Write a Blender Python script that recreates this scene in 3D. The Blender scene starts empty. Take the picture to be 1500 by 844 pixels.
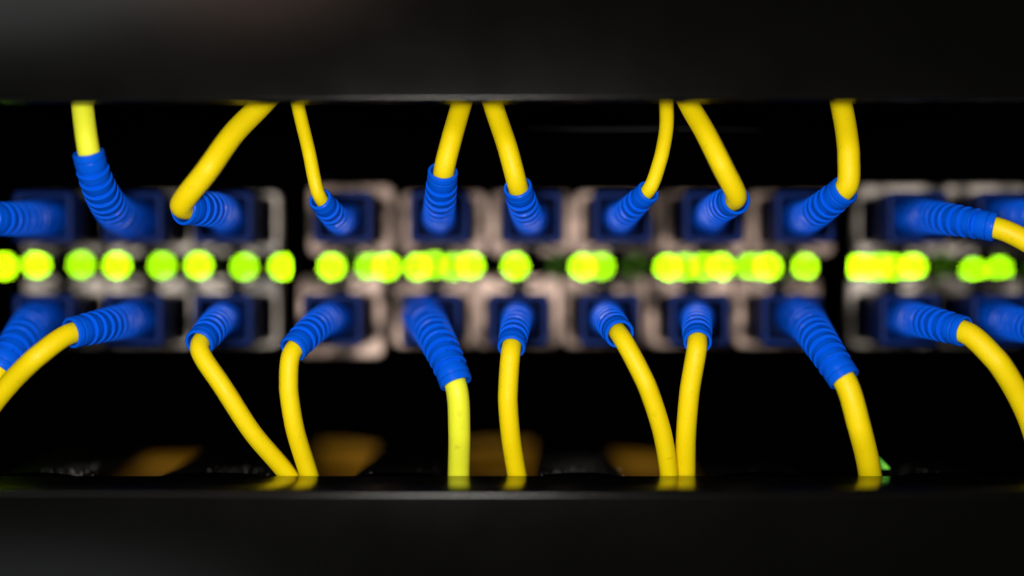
import bpy, bmesh, math, random
from mathutils import Vector, Matrix

random.seed(7)
S = bpy.context.scene
COL = S.collection
S.unit_settings.system = 'METRIC'
S.unit_settings.scale_length = 0.01          # one unit is a centimetre
MM = 0.1

# ------------------------------------------------------------------ camera
PXMM = 13.0                                   # photo pixels per mm in the plane of focus
D0 = 200.0                                    # mm from lens to the plane of focus
cam = bpy.data.cameras.new('camera')
cam.sensor_width = 36.0
cam.lens = 36.0 * D0 / (1500.0 / PXMM)
cam.clip_start = 0.5
cam.clip_end = 500.0
cam.dof.use_dof = True
cam.dof.focus_distance = D0 * MM
APERTURE = 16.5                               # mm, entrance pupil
cam.dof.aperture_fstop = cam.lens * 1e-3 / (APERTURE * MM)
cam.dof.aperture_blades = 9
cam.dof.aperture_rotation = math.radians(12)
camo = bpy.data.objects.new('camera', cam)
COL.objects.link(camo)
camo.rotation_euler = (math.pi / 2, 0, 0)
S.camera = camo

# ------------------------------------------------------------------ world, lamp, added lights, exposure
w = bpy.data.worlds.new('World')
S.world = w
w.use_nodes = True
w.node_tree.nodes['Background'].inputs[0].default_value = (0.6, 0.7, 1.0, 1)
w.node_tree.nodes['Background'].inputs[1].default_value = 0.0015


def area(name, loc, target, sx, sy, watts, col):
    l = bpy.data.lights.new(name, 'AREA')
    l.shape = 'ELLIPSE'
    l.size, l.size_y = sx, sy
    l.energy = watts
    l.color = col
    o = bpy.data.objects.new(name, l)
    COL.objects.link(o)
    o.location = loc
    d = Vector(target) - Vector(loc)
    o.rotation_euler = d.to_track_quat('-Z', 'Y').to_euler()
    return o


area('key_lamp', (-1.3, -3.0, 0.4), (0, 20, 0), 4.2, 3.8, 5900, (1.0, 0.95, 0.88))
area('upper_sheen_fill', (-13.0, -3.0, 13.0), (-5, 19, 3), 11, 9, 720, (0.97, 1.0, 0.98))  # unseen light added to put a sheen on the top bar's left
area('lower_sheen_fill', (-12.5, -3.0, -13.0), (-5, 19, -3), 13, 9, 330, (0.92, 1.0, 0.98))  # added counterpart below, for the sheen on the bottom bar
area('warm_sheen_fill', (-6.4, -3.0, 12.5), (-3, 19, 3), 6, 7, 330, (1.0, 0.66, 0.54))  # unseen light added for the reddish patch of sheen on the top bar
area('right_fill', (9, -6.0, 2.0), (3, 20, 0), 6, 6, 60, (1.0, 0.95, 0.9))  # weak fill added from the right, no visible source

S.view_settings.view_transform = 'Standard'
S.view_settings.look = 'None'
S.view_settings.exposure = 0.0
S.view_settings.gamma = 1.0
S.view_settings.use_curve_mapping = False
S.cycles.use_denoising = True
S.cycles.max_bounces = 6
S.cycles.adaptive_threshold = 0.004


# ------------------------------------------------------------------ helpers
def P(u, v, d):
    """point (in mm) seen at photo pixel u, v at a depth of d mm"""
    k = d / (PXMM * D0)
    return Vector(((u - 750.0) * k, d, (422.0 - v) * k))


def link(name, bm, mat, parent=None, smooth=True, smooth_angle=40):
    me = bpy.data.meshes.new(name)
    bmesh.ops.recalc_face_normals(bm, faces=bm.faces[:])
    if smooth:
        for f in bm.faces:
            f.smooth = True
        lim = math.radians(smooth_angle)
        for e in bm.edges:
            if len(e.link_faces) == 2 and e.calc_face_angle(0) > lim:
                e.smooth = False
    bm.to_mesh(me)
    bm.free()
    for m in (mat if isinstance(mat, (list, tuple)) else [mat]):
        me.materials.append(m)
    o = bpy.data.objects.new(name, me)
    COL.objects.link(o)
    if parent:
        o.parent = parent
    return o


def share(name, src, parent, loc=(0, 0, 0)):
    o = src.copy()
    o.name = name
    COL.objects.link(o)
    o.parent = parent
    o.location = loc
    return o


def thing(name, loc, label, cat, group=None):
    o = bpy.data.objects.new(name, None)
    o.empty_display_size = 0.2
    COL.objects.link(o)
    o.location = loc
    o['label'] = label
    o['category'] = cat
    if group:
        o['group'] = group
    return o


def tag(o, label, cat, group=None):
    o['label'] = label
    o['category'] = cat
    if group:
        o['group'] = group
    return o


def rrect(hw, hh, r, n=5):
    pts = []
    for cx, cz, a0 in ((hw - r, hh - r, 0), (-hw + r, hh - r, 90), (-hw + r, -hh + r, 180), (hw - r, -hh + r, 270)):
        for i in range(n + 1):
            a = math.radians(a0 + 90 * i / n)
            pts.append((cx + r * math.cos(a), cz + r * math.sin(a)))
    return pts


def loft(bm, rings, cap_first=False, cap_last=False, mi=0):
    """rings: lists of points of equal length, closed round"""
    vr = [[bm.verts.new(p) for p in ring] for ring in rings]
    n = len(rings[0])
    for a, b in zip(vr, vr[1:]):
        for i in range(n):
            j = (i + 1) % n
            bm.faces.new((a[i], a[j], b[j], b[i])).material_index = mi
    if cap_first:
        bm.faces.new(vr[0]).material_index = mi
    if cap_last:
        bm.faces.new(vr[-1]).material_index = mi
    return vr


def box(bm, x0, x1, y0, y1, z0, z1, bev=0.0, mi=0):
    vs = [bm.verts.new((x, y, z)) for x in (x0, x1) for y in (y0, y1) for z in (z0, z1)]
    fs = []
    for q in ((0, 1, 3, 2), (4, 6, 7, 5), (0, 4, 5, 1), (2, 3, 7, 6), (0, 2, 6, 4), (1, 5, 7, 3)):
        f = bm.faces.new([vs[i] for i in q])
        f.material_index = mi
        fs.append(f)
    if bev > 0:
        es = set(e for f in fs for e in f.edges)
        bmesh.ops.recalc_face_normals(bm, faces=fs)
        bmesh.ops.bevel(bm, geom=list(es), offset=bev, segments=3, affect='EDGES', profile=0.5)


def frames(pts):
    """rotation minimising frames along a polyline"""
    n = len(pts)
    T = []
    for i in range(n):
        a, b = pts[max(i - 1, 0)], pts[min(i + 1, n - 1)]
        T.append((b - a).normalized())
    up = Vector((0, 0, 1)) if abs(T[0].z) < 0.8 else Vector((1, 0, 0))
    N = (up - T[0] * up.dot(T[0])).normalized()
    out = []
    for i in range(n):
        N = (N - T[i] * N.dot(T[i])).normalized()
        out.append((T[i], N, T[i].cross(N)))
    return out


def resample(pts, m):
    L = [0.0]
    for a, b in zip(pts, pts[1:]):
        L.append(L[-1] + (b - a).length)
    out, k = [], 0
    for i in range(m):
        s = L[-1] * i / (m - 1)
        while k < len(L) - 2 and L[k + 1] < s:
            k += 1
        t = (s - L[k]) / max(L[k + 1] - L[k], 1e-9)
        out.append(pts[k].lerp(pts[k + 1], t))
    return out, L[-1]


def at_len(pts, L, s):
    s = min(max(s, 0), L[-1])
    lo = 0
    while lo < len(L) - 2 and L[lo + 1] < s:
        lo += 1
    t = (s - L[lo]) / max(L[lo + 1] - L[lo], 1e-9)
    return pts[lo].lerp(pts[lo + 1], t), lo, t


def catmull(ctrl, per=16):
    c = [ctrl[0] * 2 - ctrl[1]] + list(ctrl) + [ctrl[-1] * 2 - ctrl[-2]]
    out = []
    for i in range(1, len(c) - 2):
        p0, p1, p2, p3 = c[i - 1:i + 3]
        d1 = max((p1 - p0).length, 1e-6) ** .5
        d2 = max((p2 - p1).length, 1e-6) ** .5
        d3 = max((p3 - p2).length, 1e-6) ** .5
        m1 = ((p1 - p0) / d1 - (p2 - p0) / (d1 + d2) + (p2 - p1) / d2) * d2
        m2 = ((p2 - p1) / d2 - (p3 - p1) / (d2 + d3) + (p3 - p2) / d3) * d2
        for k in range(per):
            t = k / per
            out.append(p1 * (2 * t**3 - 3 * t**2 + 1) + m1 * (t**3 - 2 * t**2 + t) + p2 * (-2 * t**3 + 3 * t**2) + m2 * (t**3 - t**2))
    out.append(Vector(ctrl[-1]))
    return out


def tube_bm(pts, r, seg=28):
    bm = bmesh.new()
    fr = frames(pts)
    rings = []
    for p, (T, N, B) in zip(pts, fr):
        rings.append([(p + (N * math.cos(2 * math.pi * j / seg) + B * math.sin(2 * math.pi * j / seg)) * r) * MM for j in range(seg)])
    loft(bm, rings, True, True)
    return bm


# ------------------------------------------------------------------ materials
def mat(name, col, rough=0.5, metal=0.0, spec=0.5, bump=0.0, bscale=40.0, cvar=0.0, cscale=6.0, rvar=0.0, coat=0.0, sss=0.0, smudge=0.0, vary=0.0):
    m = bpy.data.materials.new(name)
    m.use_nodes = True
    nt = m.node_tree
    b = nt.nodes['Principled BSDF']
    b.inputs['Base Color'].default_value = (*col, 1)
    b.inputs['Roughness'].default_value = rough
    b.inputs['Metallic'].default_value = metal
    b.inputs['Specular IOR Level'].default_value = spec
    b.inputs['Coat Weight'].default_value = coat
    if sss:
        b.inputs['Subsurface Weight'].default_value = sss
        b.inputs['Subsurface Radius'].default_value = (1.0, 0.35, 0.02)
        b.inputs['Subsurface Scale'].default_value = 0.12
    tc = nt.nodes.new('ShaderNodeTexCoord')
    if cvar or rvar:
        n = nt.nodes.new('ShaderNodeTexNoise')
        n.inputs['Scale'].default_value = cscale
        n.inputs['Detail'].default_value = 5
        if vary:                             # each object its own patch of the pattern and its own tone
            oi = nt.nodes.new('ShaderNodeObjectInfo')
            va = nt.nodes.new('ShaderNodeVectorMath')
            va.operation = 'MULTIPLY_ADD'
            va.inputs[1].default_value = (1, 1, 1)
            sc = nt.nodes.new('ShaderNodeMath')
            sc.operation = 'MULTIPLY'
            sc.inputs[1].default_value = 37.0
            nt.links.new(oi.outputs['Random'], sc.inputs[0])
            nt.links.new(tc.outputs['Object'], va.inputs[0])
            nt.links.new(sc.outputs['Value'], va.inputs[2])
            nt.links.new(va.outputs['Vector'], n.inputs['Vector'])
        else:
            nt.links.new(tc.outputs['Object'], n.inputs['Vector'])
        fac = n.outputs['Fac']
        if cvar >= 0.5:                      # strongly mottled
            ct = nt.nodes.new('ShaderNodeMapRange')
            ct.inputs['From Min'].default_value = 0.40
            ct.inputs['From Max'].default_value = 0.62
            nt.links.new(fac, ct.inputs['Value'])
            fac = ct.outputs['Result']
        if cvar:
            mx = nt.nodes.new('ShaderNodeMix')
            mx.data_type = 'RGBA'
            mx.inputs['A'].default_value = (*[c * (1 - cvar) for c in col], 1)
            mx.inputs['B'].default_value = (*[min(1, c * (1 + cvar)) for c in col], 1)
            nt.links.new(fac, mx.inputs['Factor'])
            res = mx.outputs['Result']
            if smudge:                       # sparse grubby marks
                n3 = nt.nodes.new('ShaderNodeTexNoise')
                n3.inputs['Scale'].default_value = 9
                n3.inputs['Detail'].default_value = 6
                nt.links.new(tc.outputs['Object'], n3.inputs['Vector'])
                m3 = nt.nodes.new('ShaderNodeMapRange')
                m3.inputs['From Min'].default_value = 0.63
                m3.inputs['From Max'].default_value = 0.78
                m3.inputs['To Max'].default_value = smudge
                nt.links.new(n3.outputs['Fac'], m3.inputs['Value'])
                mx3 = nt.nodes.new('ShaderNodeMix')
                mx3.data_type = 'RGBA'
                mx3.inputs['B'].default_value = (*[c * 0.35 for c in col], 1)
                nt.links.new(res, mx3.inputs['A'])
                nt.links.new(m3.outputs['Result'], mx3.inputs['Factor'])
                res = mx3.outputs['Result']
            if vary:
                tone = nt.nodes.new('ShaderNodeMapRange')
                tone.inputs['To Min'].default_value = 1 - vary
                tone.inputs['To Max'].default_value = 1 + vary * 0.5
                nt.links.new(oi.outputs['Random'], tone.inputs['Value'])
                vm = nt.nodes.new('ShaderNodeVectorMath')
                vm.operation = 'SCALE'
                nt.links.new(res, vm.inputs[0])
                nt.links.new(tone.outputs['Result'], vm.inputs['Scale'])
                res = vm.outputs['Vector']
            nt.links.new(res, b.inputs['Base Color'])
        if rvar:
            mr = nt.nodes.new('ShaderNodeMapRange')
            mr.inputs['From Min'].default_value = 0.3
            mr.inputs['From Max'].default_value = 0.7
            mr.inputs['To Min'].default_value = max(0.03, rough - rvar)
            mr.inputs['To Max'].default_value = min(1, rough + rvar)
            nt.links.new(n.outputs['Fac'], mr.inputs['Value'])
            nt.links.new(mr.outputs['Result'], b.inputs['Roughness'])
    if bump:
        n2 = nt.nodes.new('ShaderNodeTexNoise')
        n2.inputs['Scale'].default_value = bscale
        n2.inputs['Detail'].default_value = 4
        nt.links.new(tc.outputs['Object'], n2.inputs['Vector'])
        bp = nt.nodes.new('ShaderNodeBump')
        bp.inputs['Strength'].default_value = bump
        bp.inputs['Distance'].default_value = 0.01
        nt.links.new(n2.outputs['Fac'], bp.inputs['Height'])
        nt.links.new(bp.outputs['Normal'], b.inputs['Normal'])
    return m


def emitter(name, col, strength):
    m = bpy.data.materials.new(name)
    m.use_nodes = True
    b = m.node_tree.nodes['Principled BSDF']
    b.inputs['Base Color'].default_value = (0.02, 0.05, 0.01, 1)
    b.inputs['Emission Color'].default_value = (*col, 1)
    b.inputs['Emission Strength'].default_value = strength
    return m


def dusty(name):
    """black plastic with pale dust grains lying on it"""
    m = mat(name, (0.0006, 0.0006, 0.0006), 0.65, spec=0.02, bump=0.3, bscale=60)
    nt = m.node_tree
    b = nt.nodes['Principled BSDF']
    tc = nt.nodes.new('ShaderNodeTexCoord')
    vo = nt.nodes.new('ShaderNodeTexVoronoi')
    vo.inputs['Scale'].default_value = 30
    no = nt.nodes.new('ShaderNodeTexNoise')
    no.inputs['Scale'].default_value = 2.2
    nt.links.new(tc.outputs['Object'], vo.inputs['Vector'])
    nt.links.new(tc.outputs['Object'], no.inputs['Vector'])
    r1 = nt.nodes.new('ShaderNodeMapRange')
    r1.inputs['From Min'].default_value = 0.05
    r1.inputs['From Max'].default_value = 0.30
    r1.inputs['To Min'].default_value = 1
    r1.inputs['To Max'].default_value = 0
    nt.links.new(vo.outputs['Distance'], r1.inputs['Value'])
    sep = nt.nodes.new('ShaderNodeSeparateColor')
    nt.links.new(vo.outputs['Color'], sep.inputs['Color'])
    pw = nt.nodes.new('ShaderNodeMath')
    pw.operation = 'POWER'
    pw.inputs[1].default_value = 6
    nt.links.new(sep.outputs['Red'], pw.inputs[0])
    r2 = nt.nodes.new('ShaderNodeMapRange')
    r2.inputs['From Min'].default_value = 0.42
    r2.inputs['From Max'].default_value = 0.62
    nt.links.new(no.outputs['Fac'], r2.inputs['Value'])
    a = nt.nodes.new('ShaderNodeMath')
    a.operation = 'MULTIPLY'
    nt.links.new(r1.outputs['Result'], a.inputs[0])
    nt.links.new(pw.outputs['Value'], a.inputs[1])
    c = nt.nodes.new('ShaderNodeMath')
    c.operation = 'MULTIPLY'
    nt.links.new(a.outputs['Value'], c.inputs[0])
    nt.links.new(r2.outputs['Result'], c.inputs[1])
    mx = nt.nodes.new('ShaderNodeMix')
    mx.data_type = 'RGBA'
    mx.inputs['A'].default_value = (0.0012, 0.0012, 0.0012, 1)
    mx.inputs['B'].default_value = (0.55, 0.53, 0.5, 1)
    nt.links.new(c.outputs['Value'], mx.inputs['Factor'])
    nt.links.new(mx.outputs['Result'], b.inputs['Base Color'])
    return m


M_YEL = mat('yellow_jacket', (0.88, 0.68, 0.001), 0.5, spec=0.24, bump=0.05, bscale=25, cvar=0.05, cscale=3, rvar=0.08, sss=0.35, smudge=0.38)
M_LEM = mat('lemon_jacket', (0.84, 0.88, 0.035), 0.5, spec=0.28, bump=0.05, bscale=25, cvar=0.04, cscale=3, rvar=0.08, sss=0.35, smudge=0.38)
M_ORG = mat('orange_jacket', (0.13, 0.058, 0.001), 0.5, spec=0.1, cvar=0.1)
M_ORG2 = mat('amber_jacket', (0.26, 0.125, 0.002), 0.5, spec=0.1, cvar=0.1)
M_BLUE = mat('blue_boot_plastic', (0.0010, 0.098, 0.76), 0.33, spec=0.10, bump=0.06, bscale=50, cvar=0.06, cscale=5, rvar=0.06, smudge=0.3)
M_BODY = mat('blue_connector_plastic', (0.0008, 0.013, 0.10), 0.5, spec=0.10, cvar=0.05)
M_CAVITY = mat('cavity_shade_blue', (0.0005, 0.005, 0.035), 0.6, spec=0.05)  # recess shade inside the connector, put into a darker blue
M_BEI = mat('beige_metal', (0.50, 0.37, 0.315), 0.6, spec=0.12, cvar=0.85, cscale=3.0, rvar=0.1, vary=0.45)
M_SIL = mat('silver_metal', (0.36, 0.32, 0.285), 0.42, metal=0.4, cvar=0.9, cscale=3.2, rvar=0.12, vary=0.45)
M_DARK = mat('socket_black', (0.002, 0.002, 0.003), 0.7, spec=0.05)
M_LATCH = mat('latch_steel', (0.10, 0.09, 0.085), 0.4, metal=0.8)
M_FACE = mat('switch_black_paint', (0.0004, 0.0004, 0.0004), 0.8, spec=0.0, bump=0.15, bscale=60)
M_BAR = mat('bar_black_paint', (0.0018, 0.0018, 0.0017), 0.165, spec=0.15, bump=0.025, bscale=90, rvar=0.015, cscale=1.2)
M_LEDGE = mat('ledge_gloss_black', (0.001, 0.001, 0.001), 0.2, spec=0.35, rvar=0.03)
M_FING = dusty('dusty_black_plastic')
M_MATT = mat('duct_matt_black', (0.0004, 0.0004, 0.0004), 0.8, spec=0.0)
M_GLINT = mat('grey_glint', (0.030, 0.030, 0.033), 0.5)
M_GREEN = mat('green_tag_plastic', (0.16, 0.75, 0.03), 0.5)
M_LED_Y = emitter('led_bright', (0.46, 1.0, 0.003), 22)
M_LED_G = emitter('led_green', (0.40, 1.0, 0.002), 14)
M_LED_D = emitter('led_dim', (0.30, 1.0, 0.002), 0.35)

# ------------------------------------------------------------------ switch with its lights
D_FACE, D_MOD, D_RING = 254.0, 228.0, 217.0
sw = thing('network_switch', P(750, 390, D_FACE) * MM,
           'black network switch front with a row of glowing green port lights', 'network switch')
SWL = Vector(sw.location)


def put(o, parent_loc):
    """geometry was made in scene coordinates: move it under its thing"""
    o.data.transform(Matrix.Translation(-Vector(parent_loc)))
    return o


bm = bmesh.new()
box(bm, -13, 13, D_FACE * MM, (D_FACE + 4) * MM, -5.2, 5.2, 0.03)
put(link('faceplate', bm, M_FACE, sw), SWL)
for u in (431, 1239):
    bm = bmesh.new()
    c = P(u, 397, D_MOD + 1) * MM
    box(bm, c.x - .085, c.x + .085, c.y, D_FACE * MM - 0.003, c.z - 1.25, c.z + 1.25, 0.03)
    put(link('divider', bm, M_FACE, sw), SWL)

led = {}
for key, m in (('y', M_LED_Y), ('g', M_LED_G), ('d', M_LED_D)):
    bm = bmesh.new()
    o1 = rrect(0.058, 0.050, 0.022, 3)
    o2 = rrect(0.044, 0.036, 0.018, 3)
    loft(bm, [[(x, 0.10, z) for x, z in o1], [(x, 0.03, z) for x, z in o1], [(x, 0.0, z) for x, z in o2]], False, True)
    led[key] = link('link_light', bm, m, sw)
LEDS = [(4, 390, 'y'), (52, 388, 'y'), (117, 388, 'g'), (170, 389, 'y'), (236, 389, 'g'), (290, 389, 'y'), (357, 391, 'g'), (413, 391, 'y'),
        (485, 391, 'y'), (513, 389, 'd'), (541, 391, 'g'), (566, 391, 'y'), (612, 391, 'y'), (636, 388, 'g'), (664, 391, 'g'), (689, 389, 'y'),
        (755, 390, 'y'), (820, 390, 'd'), (854, 391, 'y'), (881, 390, 'g'), (930, 391, 'd'),
        (979, 392, 'y'), (1005, 391, 'g'), (1031, 391, 'g'), (1057, 391, 'y'), (1100, 391, 'g'), (1126, 391, 'y'), (1153, 391, 'd'), (1183, 391, 'y'),
        (1257, 392, 'y'), (1271, 392, 'g'), (1291, 391, 'g'), (1311, 392, 'g'), (1339, 391, 'y'), (1385, 386, 'd'), (1428, 397, 'g'), (1466, 395, 'g'), (1520, 395, 'd')]
first = {'y': True, 'g': True, 'd': True}
for u, v, k in LEDS:
    c = P(u, v, D_FACE - 1.0) * MM - SWL
    if first[k]:
        led[k].location = c
        first[k] = False
    else:
        share('link_light', led[k], sw, c)

# ------------------------------------------------------------------ transceivers, one for each socket
TOPV, BOTV = 318, 469
UCOL_T = [62, 194, 326, 502, 644, 780, 912, 1045, 1180, 1345, 1478]
UCOL_B = [62, 194, 326, 487, 632, 760, 893, 1025, 1160, 1334, 1468]


def make_transceiver(up, m, wide, ohw):
    """origin in the middle of the socket, at the front face; returns (shell, socket, latch) meshes made once"""
    hw, ohh = 5.42, 3.3
    if up:
        z0, z1, oz = -4.45, (4.5 if wide else 3.62), 0.0
    else:
        z0, z1, oz = (-4.9 if wide else -3.62), 5.45, 0.0
    cz, hh = (z0 + z1) / 2, (z1 - z0) / 2
    bm = bmesh.new()
    A = lambda y, dd, r: [(x * MM, y * MM, (z + cz) * MM) for x, z in rrect(hw - dd, hh - dd, r, 5)]
    I = lambda y, dd, r: [(x * MM, y * MM, (z + oz) * MM) for x, z in rrect(ohw - dd, ohh - dd, r, 5)]
    loft(bm, [A(2.2, 0, 1.0), A(0.5, 0, 1.0), A(0.15, 0.08, 0.95), A(0, 0.2, 0.9), I(0, 0, 1.1), I(0.3, 0.25, 1.0), I(1.0, 0.3, 1.0)])
    shell = link('shell', bm, m)
    bm = bmesh.new()
    loft(bm, [A(2.2, 0.05, 1.0), A(25.5, 0.05, 1.0)])
    sleeve = link('sleeve', bm, M_FACE)
    bm = bmesh.new()
    J = lambda y, dd: [(x * MM, y * MM, (z + oz) * MM) for x, z in rrect(ohw - dd, ohh - dd, 1.0, 5)]
    loft(bm, [J(0.9, 0.28), J(20, 0.33)], False, True)
    sock = link('socket', bm, M_DARK)
    # wire bail folded flat over the side of the module that looks at the lights
    s = -1 if up else 1
    zb = (z0 - 0.05) if up else (z1 + 0.05)
    pts = [Vector((-3.6, 9, zb)), Vector((-3.6, 1.0, zb)), Vector((-3.3, -0.6, zb - s * .35)), Vector((-2.2, -1.1, zb - s * 1.0)),
           Vector((2.2, -1.1, zb - s * 1.0)), Vector((3.3, -0.6, zb - s * .35)), Vector((3.6, 1.0, zb)), Vector((3.6, 9, zb))]
    pts, _ = resample(catmull(pts, 8), 40)
    latch = link('bail_latch', tube_bm(pts, 0.28, 10), M_LATCH)
    bm = bmesh.new()
    za, zb2 = (z0 - 0.04, -ohh + 0.2) if up else (ohh - 0.2, z1 + 0.04)
    box(bm, -1.25 * MM, 1.25 * MM, -0.12 * MM, 6 * MM, za * MM, zb2 * MM, 0.006)
    slot = link('latch_slot', bm, M_DARK)
    return shell, sock, latch, slot, sleeve


BLOCK = ['left of the first black gap'] * 3 + ['between the two black gaps'] * 6 + ['right of the second black gap'] * 2
ORD = ['first', 'second', 'third', 'first', 'second', 'third', 'fourth', 'fifth', 'sixth', 'first', 'second']
cache = {}
for row, cols, v in (('upper', UCOL_T, TOPV), ('lower', UCOL_B, BOTV)):
    for i, u in enumerate(cols):
        m = M_BEI if 3 <= i <= 8 else M_SIL
        c = P(u, v, D_RING)
        c.y = D_MOD
        tone = 'beige' if 3 <= i <= 8 else 'silvery'
        t = thing('transceiver', c * MM, '%s metal transceiver, %s in the %s row %s' % (tone, ORD[i], row, BLOCK[i]),
                  'transceiver', 'transceivers plugged into the switch')
        wide = i in (3, 9, 10) if row == 'upper' else i == 3
        k = (row, m.name, wide)
        if k not in cache:
            cache[k] = make_transceiver(row == 'upper', m, wide, 4.6 if 3 <= i <= 8 else 5.08)
            for p in cache[k]:
                p.parent = t
        else:
            for n, p in zip(('shell', 'socket', 'bail_latch', 'latch_slot', 'sleeve'), cache[k]):
                share(n, p, t)


# ------------------------------------------------------------------ patch cords
def boot_meshes(base, tip, tdir, rb, rt, ri, twist, open_slot=False):
    fwd = Vector((0, -1, 0))
    Lc = (tip - base).length
    b0, b1, b2, b3 = base, base + fwd * Lc * 0.28, tip - tdir * Lc * 0.33, tip
    line = [b0 * (1 - t)**3 + b1 * 3 * t * (1 - t)**2 + b2 * 3 * t * t * (1 - t) + b3 * t**3 for t in [i / 80 for i in range(81)]]
    L = [0.0]
    for a, b in zip(line, line[1:]):
        L.append(L[-1] + (b - a).length)
    fr = frames(line)
    tot = L[-1]
    rimlen = 0.8
    pitch, land, e = 1.32, 0.82, 0.05
    # stations: (s, level or None, extra radius)
    st = [(0.0, None, 0.0), (0.12 * tot, None, 0.0)]
    n = int((0.82 * tot - rimlen - 0.15) / pitch)
    s, k = tot - rimlen - 0.15 - n * pitch, 0
    while k < n:
        g = pitch - land
        st += [(s - 0.17, None, 0.075), (s - 0.10, None, 0.115), (s - 0.02, None, 0.09), (s + e, k, 0.0), (s + g - e, k, 0.0), (s + g, None, 0.0), (s + g + 0.1, None, 0.03), (s + pitch * 0.7, None, 0.05)]
        s += pitch
        k += 1
    st += [(tot - rimlen - 0.12, None, 0.06), (tot - rimlen, None, 0.0)]
    M = 60
    bm = bmesh.new()
    rings = []

    def rad(s):
        t = s / tot
        return rb + (rt - rb) * (1 - (1 - t)**1.35)
    for s, lev, ex in st:
        f = min(max((s / tot - 0.26) / 0.5, 0.0), 1.0)      # the ribs fade out towards the plug
        f = f * f * (3 - 2 * f)
        ex *= f
        p, lo, t = at_len(line, L, s)
        T, N, B = fr[min(lo + (1 if t > .5 else 0), len(fr) - 1)]
        ring = []
        for j in range(M):
            a = 2 * math.pi * j / M
            r = rad(s) + ex
            if lev is not None:
                q = (a + twist + (math.pi / 2 if lev % 2 else 0)) % math.pi
                deep = 0.50 if open_slot and lev == n - 1 else max(0.06, min(0.50, r - ri - 0.08))
                deep, ring_cut = deep * (0.15 + 0.85 * f), 0.15 * f
                r -= deep if abs(q - math.pi / 2) < math.radians(62) else ring_cut
            ring.append((p + (N * math.cos(a) + B * math.sin(a)) * r) * MM)
        rings.append(ring)
    loft(bm, rings, True, False)
    # rim: outer wall, rounded lip, hole
    bm2 = bmesh.new()
    prof = [(tot - rimlen, rt - 0.06), (tot - rimlen + 0.08, rt + 0.05), (tot - 0.24, rt + 0.07), (tot - 0.10, rt + 0.03), (tot - 0.02, rt - 0.06), (tot, rt - 0.15), (tot - 0.02, ri + 0.04),
            (tot - 0.08, ri), (tot - 2.0, ri), (tot - 5.0, ri * 0.98)]
    rings = []
    for s, r in prof:
        p, lo, t = at_len(line, L, s)
        T, N, B = fr[min(lo + (1 if t > .5 else 0), len(fr) - 1)]
        rings.append([(p + (N * math.cos(2 * math.pi * j / M) + B * math.sin(2 * math.pi * j / M)) * r) * MM for j in range(M)])
    loft(bm2, rings)
    return bm, bm2, line


def housing_bm(c):
    hw, hh = 3.45, 2.95
    bm = bmesh.new()
    R = lambda y, dd, r: [((c.x + x) * MM, y * MM, (c.z + z) * MM) for x, z in rrect(hw - dd, hh - dd, r, 4)]
    y = c.y
    loft(bm, [R(y + 28, 0.0, .5), R(y + 9, 0.0, .5), R(y + 8.7, -.18, .6), R(y + 0.35, -.18, .6), R(y + 0.08, -0.08, .6), R(y, 0.12, .5), R(y, 0.42, .45), R(y + 0.15, 0.6, .4)], True, False)
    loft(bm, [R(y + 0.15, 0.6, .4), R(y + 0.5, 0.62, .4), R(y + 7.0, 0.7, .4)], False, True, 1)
    bmesh.ops.remove_doubles(bm, verts=bm.verts[:], dist=1e-5)
    return bm


def cord(name_label, cat_group, u, v, tip, tdir, outer, width, path, jacket, base_px=57, dv=0.0, twist=0.0):
    ring = P(u, v, D_RING)
    root = thing('patch_cord', ring * MM, name_label, 'patch cord', cat_group)
    put(link('connector', housing_bm(ring), [M_BODY, M_CAVITY], root), ring * MM)
    kt = tip[2] / (PXMM * D0)
    tp = P(*tip)
    td = Vector((tdir[0], -tdir[2], tdir[1])).normalized()
    base = Vector((ring.x, D_RING + 5.5, ring.z))
    if base_px > 62:                         # the long boots seat on the rim of their plug, a little off centre
        base = P(u + {194: 2, 632: -11, 1160: 8}.get(u, 0), v + {194: 4, 632: -5, 1160: -6}.get(u, 0), D_RING + 1.2)
    rc = width * kt / 2
    rt = outer * kt / 2
    rc *= 0.96
    ri = max(rc + 0.14, rt - 0.30)
    rt = max(rt, ri + 0.27)
    rb = base_px * D_RING / (PXMM * D0) / 2
    b, r, line = boot_meshes(base, tp, td, rb, rt, ri, twist, u == 1345)
    bo = put(link('boot', b, M_BLUE, root, smooth_angle=27), ring * MM)
    put(link('boot_rim', r, M_BLUE, bo, smooth_angle=27), ring * MM)
    pp = [P(*q) for q in path]
    bend = (pp[0] - tp)
    bend = bend - td * bend.dot(td)
    off = bend.normalized() * max(0.0, (ri - rc) * 0.9) if bend.length > 1e-4 else Vector((0, 0, 0))
    p0, q = tp + off * 0.8, pp[1]
    dist = (q - p0).length
    m0, m1 = td * dist * 0.75, (pp[2] - p0).normalized() * dist
    mid = [p0 * (2 * t**3 - 3 * t**2 + 1) + m0 * (t**3 - 2 * t**2 + t) + q * (-2 * t**3 + 3 * t**2) + m1 * (t**3 - t**2) for t in (0.2, 0.4, 0.6, 0.8)]
    ctrl = [line[-20], line[-9] + off * 0.2, tp + off * 0.7] + mid + pp[1:]
    pts, L = resample(catmull(ctrl, 14), 170)
    put(link('cable', tube_bm(pts, rc, 32), jacket, root), ring * MM)
    return root


GU = 'patch cords of the upper row'
GL = 'patch cords of the lower row'
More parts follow.
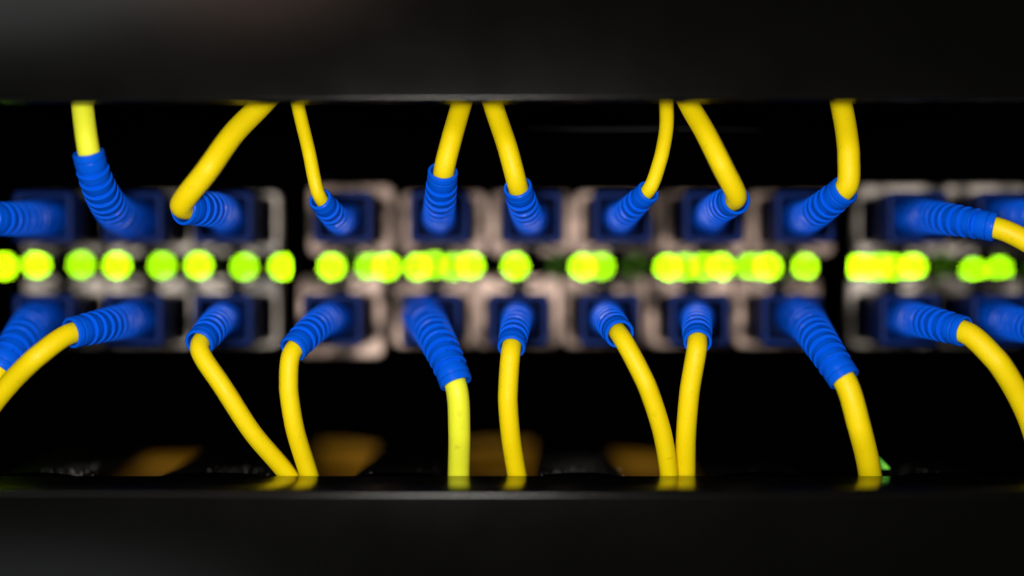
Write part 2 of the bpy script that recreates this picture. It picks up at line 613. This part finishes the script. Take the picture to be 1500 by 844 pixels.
# label, column pixel, tip (u, v, depth), tip direction (right, up, towards), rim px, cable px, path
UPPER = [
    ('dim upper blue boot at the far left edge, pointing left out of view', 62, (-18, 320, 203), (-.45, 0, .9), 46, 34,
     [(-26, 316, 196), (-80, 290, 197), (-130, 230, 203), (-140, 120, 204)], M_YEL, 56, 0.3),
    ('lemon yellow cord rising from a long blue boot bent upward, left upper row', 194, (129, 222, 197), (-.12, .92, .36), 45, 34,
     [(126, 200, 196.5), (121, 155, 198), (117, 105, 201), (116, 40, 204)], M_LEM, 66, 0.5),
    ('fat yellow cord slanting far right as it climbs from a boot facing left, upper row', 326, (267, 305, 199), (-.56, -.05, .83), 49, 35,
     [(281, 296, 196.5), (307, 245, 196), (342, 196, 198), (386, 150, 201), (425, 100, 204), (440, 40, 206)], M_YEL, 58, 1.0),
    ('thin yellow cord leaning left as it climbs, third cord up with a narrow boot', 502, (468, 291, 200), (-.32, .50, .80), 34, 20.5,
     [(464, 272, 199), (452, 220, 200), (436, 152, 202), (428, 100, 204), (424, 40, 206)], M_YEL, 50, 0.1),
    ('yellow cord leaning right as it climbs from a tall upright blue boot, upper row middle', 644, (649, 250, 199), (.10, .72, .62), 43, 32,
     [(653, 235, 198), (663, 198, 199), (677, 148, 202), (688, 100, 204), (692, 40, 206)], M_YEL, 54, 0.7),
    ('yellow cord leaning left as it climbs, the right-hand partner of the tall boot cord', 780, (758, 273, 199.5), (-.18, .60, .78), 41, 31,
     [(755, 258, 198.5), (742, 212, 199), (722, 152, 202), (708, 100, 204), (704, 40, 206)], M_YEL, 55, 0.2),
    ('slim yellow cord curving gently upright from a narrow boot tilted right, upper row', 912, (951, 280, 200), (.48, .48, .74), 34, 22,
     [(956, 266, 199), (969, 228, 200), (976, 188, 201), (976, 150, 202.5), (974, 100, 204), (972, 40, 206)], M_YEL, 55, 0.9),
    ('yellow cord leaning left as it climbs from a boot facing forward, crossing the grey glint', 1045, (1079, 292, 199), (.30, .12, .92), 44, 32,
     [(1073, 280, 196.5), (1056, 240, 196.5), (1034, 196, 198), (1008, 150, 201), (988, 100, 204), (980, 40, 206)], M_YEL, 55, 0.4),
    ('yellow cord bowing out right and back as it climbs, last upright cord of upper row', 1180, (1239, 277, 199), (.52, .50, .70), 41, 34,
     [(1242, 262, 198), (1243, 222, 198.5), (1239, 188, 200), (1232, 150, 202), (1222, 100, 204), (1216, 40, 206)], M_YEL, 55, 0.0),
    ('yellow cord leaving right from a long sideways blue boot at the upper right', 1345, (1459, 333, 199), (.88, -.20, .42), 39, 33,
     [(1482, 342, 198), (1515, 360, 198), (1560, 395, 199), (1600, 460, 200)], M_YEL, 58, 0.6),
    ('dim upper blue connector at the far right edge, its boot running out of view', 1478, (1540, 312, 203), (.2, .05, .97), 44, 34,
     [(1568, 302, 197), (1630, 250, 197), (1670, 160, 203)], M_YEL, 58, 0.2),
]
LOWER = [
    ('dark blue boot sloping down out of view at the far lower left', 62, (-2, 542, 203), (-.45, -.80, .38), 46, 34,
     [(-12, 560, 202), (-40, 605, 203), (-70, 680, 204), (-80, 760, 205)], M_YEL, 66, 0.2),
    ('yellow cord sweeping down out of the left edge from a boot facing left, lower row', 194, (103, 488, 199), (-.66, -.18, .74), 45, 32,
     [(84, 499, 196.5), (50, 526, 196.5), (16, 560, 198), (-22, 610, 200), (-50, 680, 203)], M_YEL, 60, 0.8),
    ('yellow cord running diagonally down right to meet its neighbour, lower row left', 326, (291, 504, 199.5), (-.26, -.46, .84), 43, 29,
     [(299, 518, 197.5), (331, 574, 198), (370, 634, 199.5), (420, 694, 202.5), (444, 735, 204), (454, 800, 206)], M_YEL, 52, 0.3),
    ('yellow cord with a slight S bend dropping beside the diagonal cord, lower row left', 487, (428, 513, 199.5), (-.42, -.55, .72), 41, 29,
     [(424, 530, 198.5), (423, 572, 199), (432, 628, 200), (452, 694, 202.5), (464, 740, 204), (468, 800, 206)], M_YEL, 54, 0.6),
    ('pale lemon cord hanging straight down from a long blue boot, lower row middle', 632, (669, 563, 199), (.34, -.88, .34), 47, 34,
     [(672, 588, 198), (673, 640, 200), (672, 692, 202.5), (671, 740, 204), (670, 800, 206)], M_LEM, 68, 0.9),
    ('yellow cord hanging just right of the pale lemon one, from a short ringed boot', 760, (749, 510, 199.5), (-.10, -.55, .82), 40, 30,
     [(746, 530, 198.3), (744, 586, 199), (748, 638, 200.3), (757, 694, 202.5), (766, 740, 204), (770, 800, 206)], M_YEL, 54, 0.4),
    ('yellow cord curving down right, left one of the crossing pair, lower row', 893, (908, 490, 199.5), (.22, -.34, .90), 43, 29,
     [(919, 506, 197.3), (948, 566, 198), (969, 630, 199.5), (980, 694, 202), (984, 740, 204), (986, 800, 206)], M_YEL, 54, 0.1),
    ('nearly upright yellow cord, right one of the crossing pair, lower row', 1025, (1022, 502, 199.5), (-.06, -.46, .86), 41, 31,
     [(1018, 520, 198.2), (1010, 575, 199.5), (1005, 636, 201), (1004, 694, 203.5), (1002, 740, 205), (998, 800, 207)], M_YEL, 54, 0.7),
    ('yellow cord dropping from a long blue boot sloping down right, lower row right', 1160, (1238, 557, 198), (.44, -.78, .42), 47, 36,
     [(1245, 582, 196.5), (1260, 630, 198), (1270, 670, 200), (1276, 705, 202.5), (1282, 745, 204), (1286, 800, 206)], M_YEL, 66, 0.2),
    ('yellow cord arching away to the right edge from a boot facing right, lower row', 1334, (1413, 486, 199), (.66, -.22, .72), 43, 35,
     [(1432, 497, 196.8), (1463, 532, 197), (1488, 572, 198), (1510, 620, 199.5), (1530, 690, 202)], M_YEL, 58, 0.5),
    ('dark blue ringed boot leaving at the lower right edge of the row', 1468, (1536, 486, 202), (.3, -.12, .95), 44, 34,
     [(1566, 498, 196), (1610, 550, 198), (1640, 640, 202)], M_YEL, 60, 0.9),
]
for row, v, g in ((UPPER, TOPV, GU), (LOWER, BOTV, GL)):
    for lab, u, tip, td, outer, width, path, jk, bpx, tw in row:
        cord(lab, g, u, v, tip, td, outer, width, path, jk, bpx, 0, tw)

# ------------------------------------------------------------------ cable ducts with fingers above and below
ZL = -21.2                                     # top of the lower ledge, mm


def profile_bar(prof, x0, x1, tilt=0.0):
    """prof: closed outline of (y, z) in mm, swept along x"""
    bm = bmesh.new()
    rings = []
    for x in (x0, x1):
        rings.append([(x * MM, y * MM, (z + x * tilt) * MM) for y, z in prof])
    loft(bm, rings, True, True)
    return bm


def arc(cy, cz, r, a0, a1, n=8):
    return [(cy + r * math.cos(math.radians(a0 + (a1 - a0) * i / n)), cz + r * math.sin(math.radians(a0 + (a1 - a0) * i / n))) for i in range(n + 1)]


lo = thing('cable_duct', Vector((0, D0, ZL)) * MM, 'black slotted cable duct along the bottom with a glossy ledge and dusty fingers', 'cable duct', 'cable ducts')
LOL = Vector(lo.location)
prof = arc(188.2, ZL - 0.8, 0.8, 180, 90) + [(200.0, ZL)] + arc(200.0, ZL - 0.4, 0.4, 90, -30, 5)[1:] + [(199.6, ZL - 1.4), (189.6, ZL - 1.7), (189.4, -48), (187.4, -48)]
prof = [(y + 0.16 * max(0.0, ZL - 0.9 - z) if y < 195 else y, z) for y, z in prof]
bm = profile_bar(prof, -100, 100, 0.0)
for f in bm.faces:
    f.normal_update()
cov = link('cover', bm, [M_BAR, M_LEDGE], lo, smooth_angle=35)
for p in cov.data.polygons:
    if abs(p.normal.z) > 0.9 and p.center.z > (ZL - 0.3) * MM and p.center.y > 188.9 * MM:
        p.material_index = 1
put(cov, LOL)

up = thing('cable_duct', Vector((0, D0, 19.9)) * MM, 'black slotted cable duct along the top that the upper cords rise behind', 'cable duct', 'cable ducts')
UPL = Vector(up.location)
ZU = 20.0
prof = [(192.2, 52), (190.0, 52)] + arc(190.45, ZU + 0.45, 0.45, 180, 270) + arc(191.75, ZU + 0.45, 0.45, 270, 360)
prof = [(y + 0.16 * max(0.0, z - ZU - 0.9), z) for y, z in prof]
bm = profile_bar(prof, -100, 100, 0.0025)
put(link('cover', bm, M_BAR, up, smooth_angle=35), UPL)


def finger(parent, ploc, u0, u1, ztop, d0, d1, flip):
    x0, x1 = (u0 - 750) / PXMM, (u1 - 750) / PXMM
    bm = bmesh.new()
    z0, z1 = (ztop - 1.6, ztop) if not flip else (ztop, ztop + 1.6)
    box(bm, x0 * MM, x1 * MM, d0 * MM, d1 * MM, z0 * MM, z1 * MM, 0.035)
    o = put(link('finger', bm, M_MATT if flip else M_FING, parent), ploc)
    if not flip:
        w = min(x1 - x0, 12.0)
        bm = bmesh.new()
        bmesh.ops.create_icosphere(bm, subdivisions=4, radius=1.0)
        cx = (x0 + x1) / 2
        bmesh.ops.transform(bm, matrix=Matrix.Translation(Vector((cx, d0 + 1.0, ztop - 0.05)) * MM) @ Matrix.Diagonal((w * 0.46 * MM, 0.16, 0.05, 1)), verts=bm.verts[:])
        put(link('lip', bm, M_MATT, o), ploc)


GAPS_L = [(-130, -20), (108, 225), (395, 515), (648, 788), (915, 1052), (1188, 1318), (1455, 1570)]
GAPS_U = [(-160, -60), (70, 175), (355, 470), (640, 760), (940, 1050), (1180, 1290), (1455, 1560)]
for a, b in zip(GAPS_L, GAPS_L[1:]):
    finger(lo, LOL, a[1], b[0], ZL - 0.25, 200.9, 252, False)
for a, b in zip(GAPS_U, GAPS_U[1:]):
    finger(up, UPL, a[1], b[0], ZU + 1.6, 203, 262, True)
bm = bmesh.new()
box(bm, -10, 10, 19.2, 26.5, -4.75, -4.65, 0.01)
put(link('duct_floor', bm, M_FACE, lo), LOL)
bm = bmesh.new()
box(bm, -10, 10, 19.4, 26.5, 4.95, 5.05, 0.01)
put(link('duct_roof', bm, M_FACE, up), UPL)
bm = bmesh.new()
box(bm, -10, 10, 26.4, 26.6, -4.64, -2.5, 0.01)

pts = [P(775 + 340 * i / 30, 187.5 + 3.5 * i / 30 + 1.2 * math.sin(i * .21), 212) for i in range(31)]
bm = bmesh.new()
loft(bm, [[(p + Vector((0, math.cos(a) * .5, math.sin(a) * (0.02 + .14 * math.sin(math.pi * i / 30)))) ) * MM for a in [2 * math.pi * j / 8 for j in range(8)]] for i, p in enumerate(pts)], True, True)
put(link('edge_glint', bm, M_GLINT, up), UPL)  # grey sliver standing in for a highlight on the finger edges

# ------------------------------------------------------------------ orange cables lying in the lower duct
ORLAB = ['dark orange cable lying nearest the ledge inside the bottom duct', 'dark orange cable lying second from the ledge in the bottom duct',
         'dark orange cable lying third from the ledge in the bottom duct', 'amber cable lying fourth from the ledge in the bottom duct',
         'amber cable lying highest and farthest back in the bottom duct']
bm.free()
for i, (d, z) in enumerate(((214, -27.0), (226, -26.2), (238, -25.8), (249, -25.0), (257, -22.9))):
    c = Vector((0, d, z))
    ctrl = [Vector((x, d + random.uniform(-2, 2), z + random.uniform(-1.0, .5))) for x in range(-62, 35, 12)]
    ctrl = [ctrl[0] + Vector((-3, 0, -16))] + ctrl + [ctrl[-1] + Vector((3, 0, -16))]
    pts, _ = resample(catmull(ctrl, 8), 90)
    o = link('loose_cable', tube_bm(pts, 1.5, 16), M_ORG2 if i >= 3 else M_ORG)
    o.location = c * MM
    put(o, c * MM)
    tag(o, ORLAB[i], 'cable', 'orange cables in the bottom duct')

# grains of dust lying on the lower fingers
bm = bmesh.new()
rd = random.Random(3)
for u0, u1, d0, d1, cnt in ((800, 910, 201.6, 204.5, 160), (60, 120, 201.6, 204, 40), (275, 380, 201.6, 203.5, 40), (792, 918, 202, 226, 380), (262, 388, 202, 212, 120), (30, 128, 202, 216, 220), (525, 640, 203, 212, 12), (1060, 1180, 203, 212, 8), (1325, 1400, 204, 216, 25)):
    for _ in range(cnt):
        d = d0 + (d1 - d0) * rd.random() ** 2.0
        x = ((u0 + (u1 - u0) * min(max(rd.gauss(.5, .24), .02), .98)) - 750) / PXMM
        r = rd.choice((0.025, 0.03, 0.03, 0.04, 0.05, 0.08)) * rd.uniform(.7, 1.2)
        c = Vector((x, d, ZL - 0.25 + r * 0.6))
        vs = [bm.verts.new((c + Vector(k) * r * rd.uniform(.6, 1.3)) * MM) for k in ((1, 0, 0), (-1, 0, 0), (0, 1, 0), (0, -1, 0), (0, 0, 1), (0, 0, -1))]
        for a in (0, 1):
            for b in (2, 3):
                for e in (4, 5):
                    bm.faces.new((vs[a], vs[b], vs[e]))
du = link('dust', bm, mat('grey_dust', (0.26, 0.25, 0.24), 0.6), smooth=False)
du['kind'] = 'stuff'
du['label'] = 'pale dust grains lying on the black fingers of the bottom duct'
du['category'] = 'dust'

# small green tag tucked behind the right-hand cord
bm = bmesh.new()
tri = [P(1286, 668, 206), P(1304, 687, 206), P(1286, 687, 206)]
loft(bm, [[p * MM for p in tri], [(p + Vector((0, 0.8, 0))) * MM for p in tri]], True, True)
g = link('green_tag', bm, M_GREEN)
c = tri[1] * MM
g.location = c
put(g, c)
tag(g, 'tiny bright green tag corner peeking out behind a yellow cord at the bottom duct', 'tag')
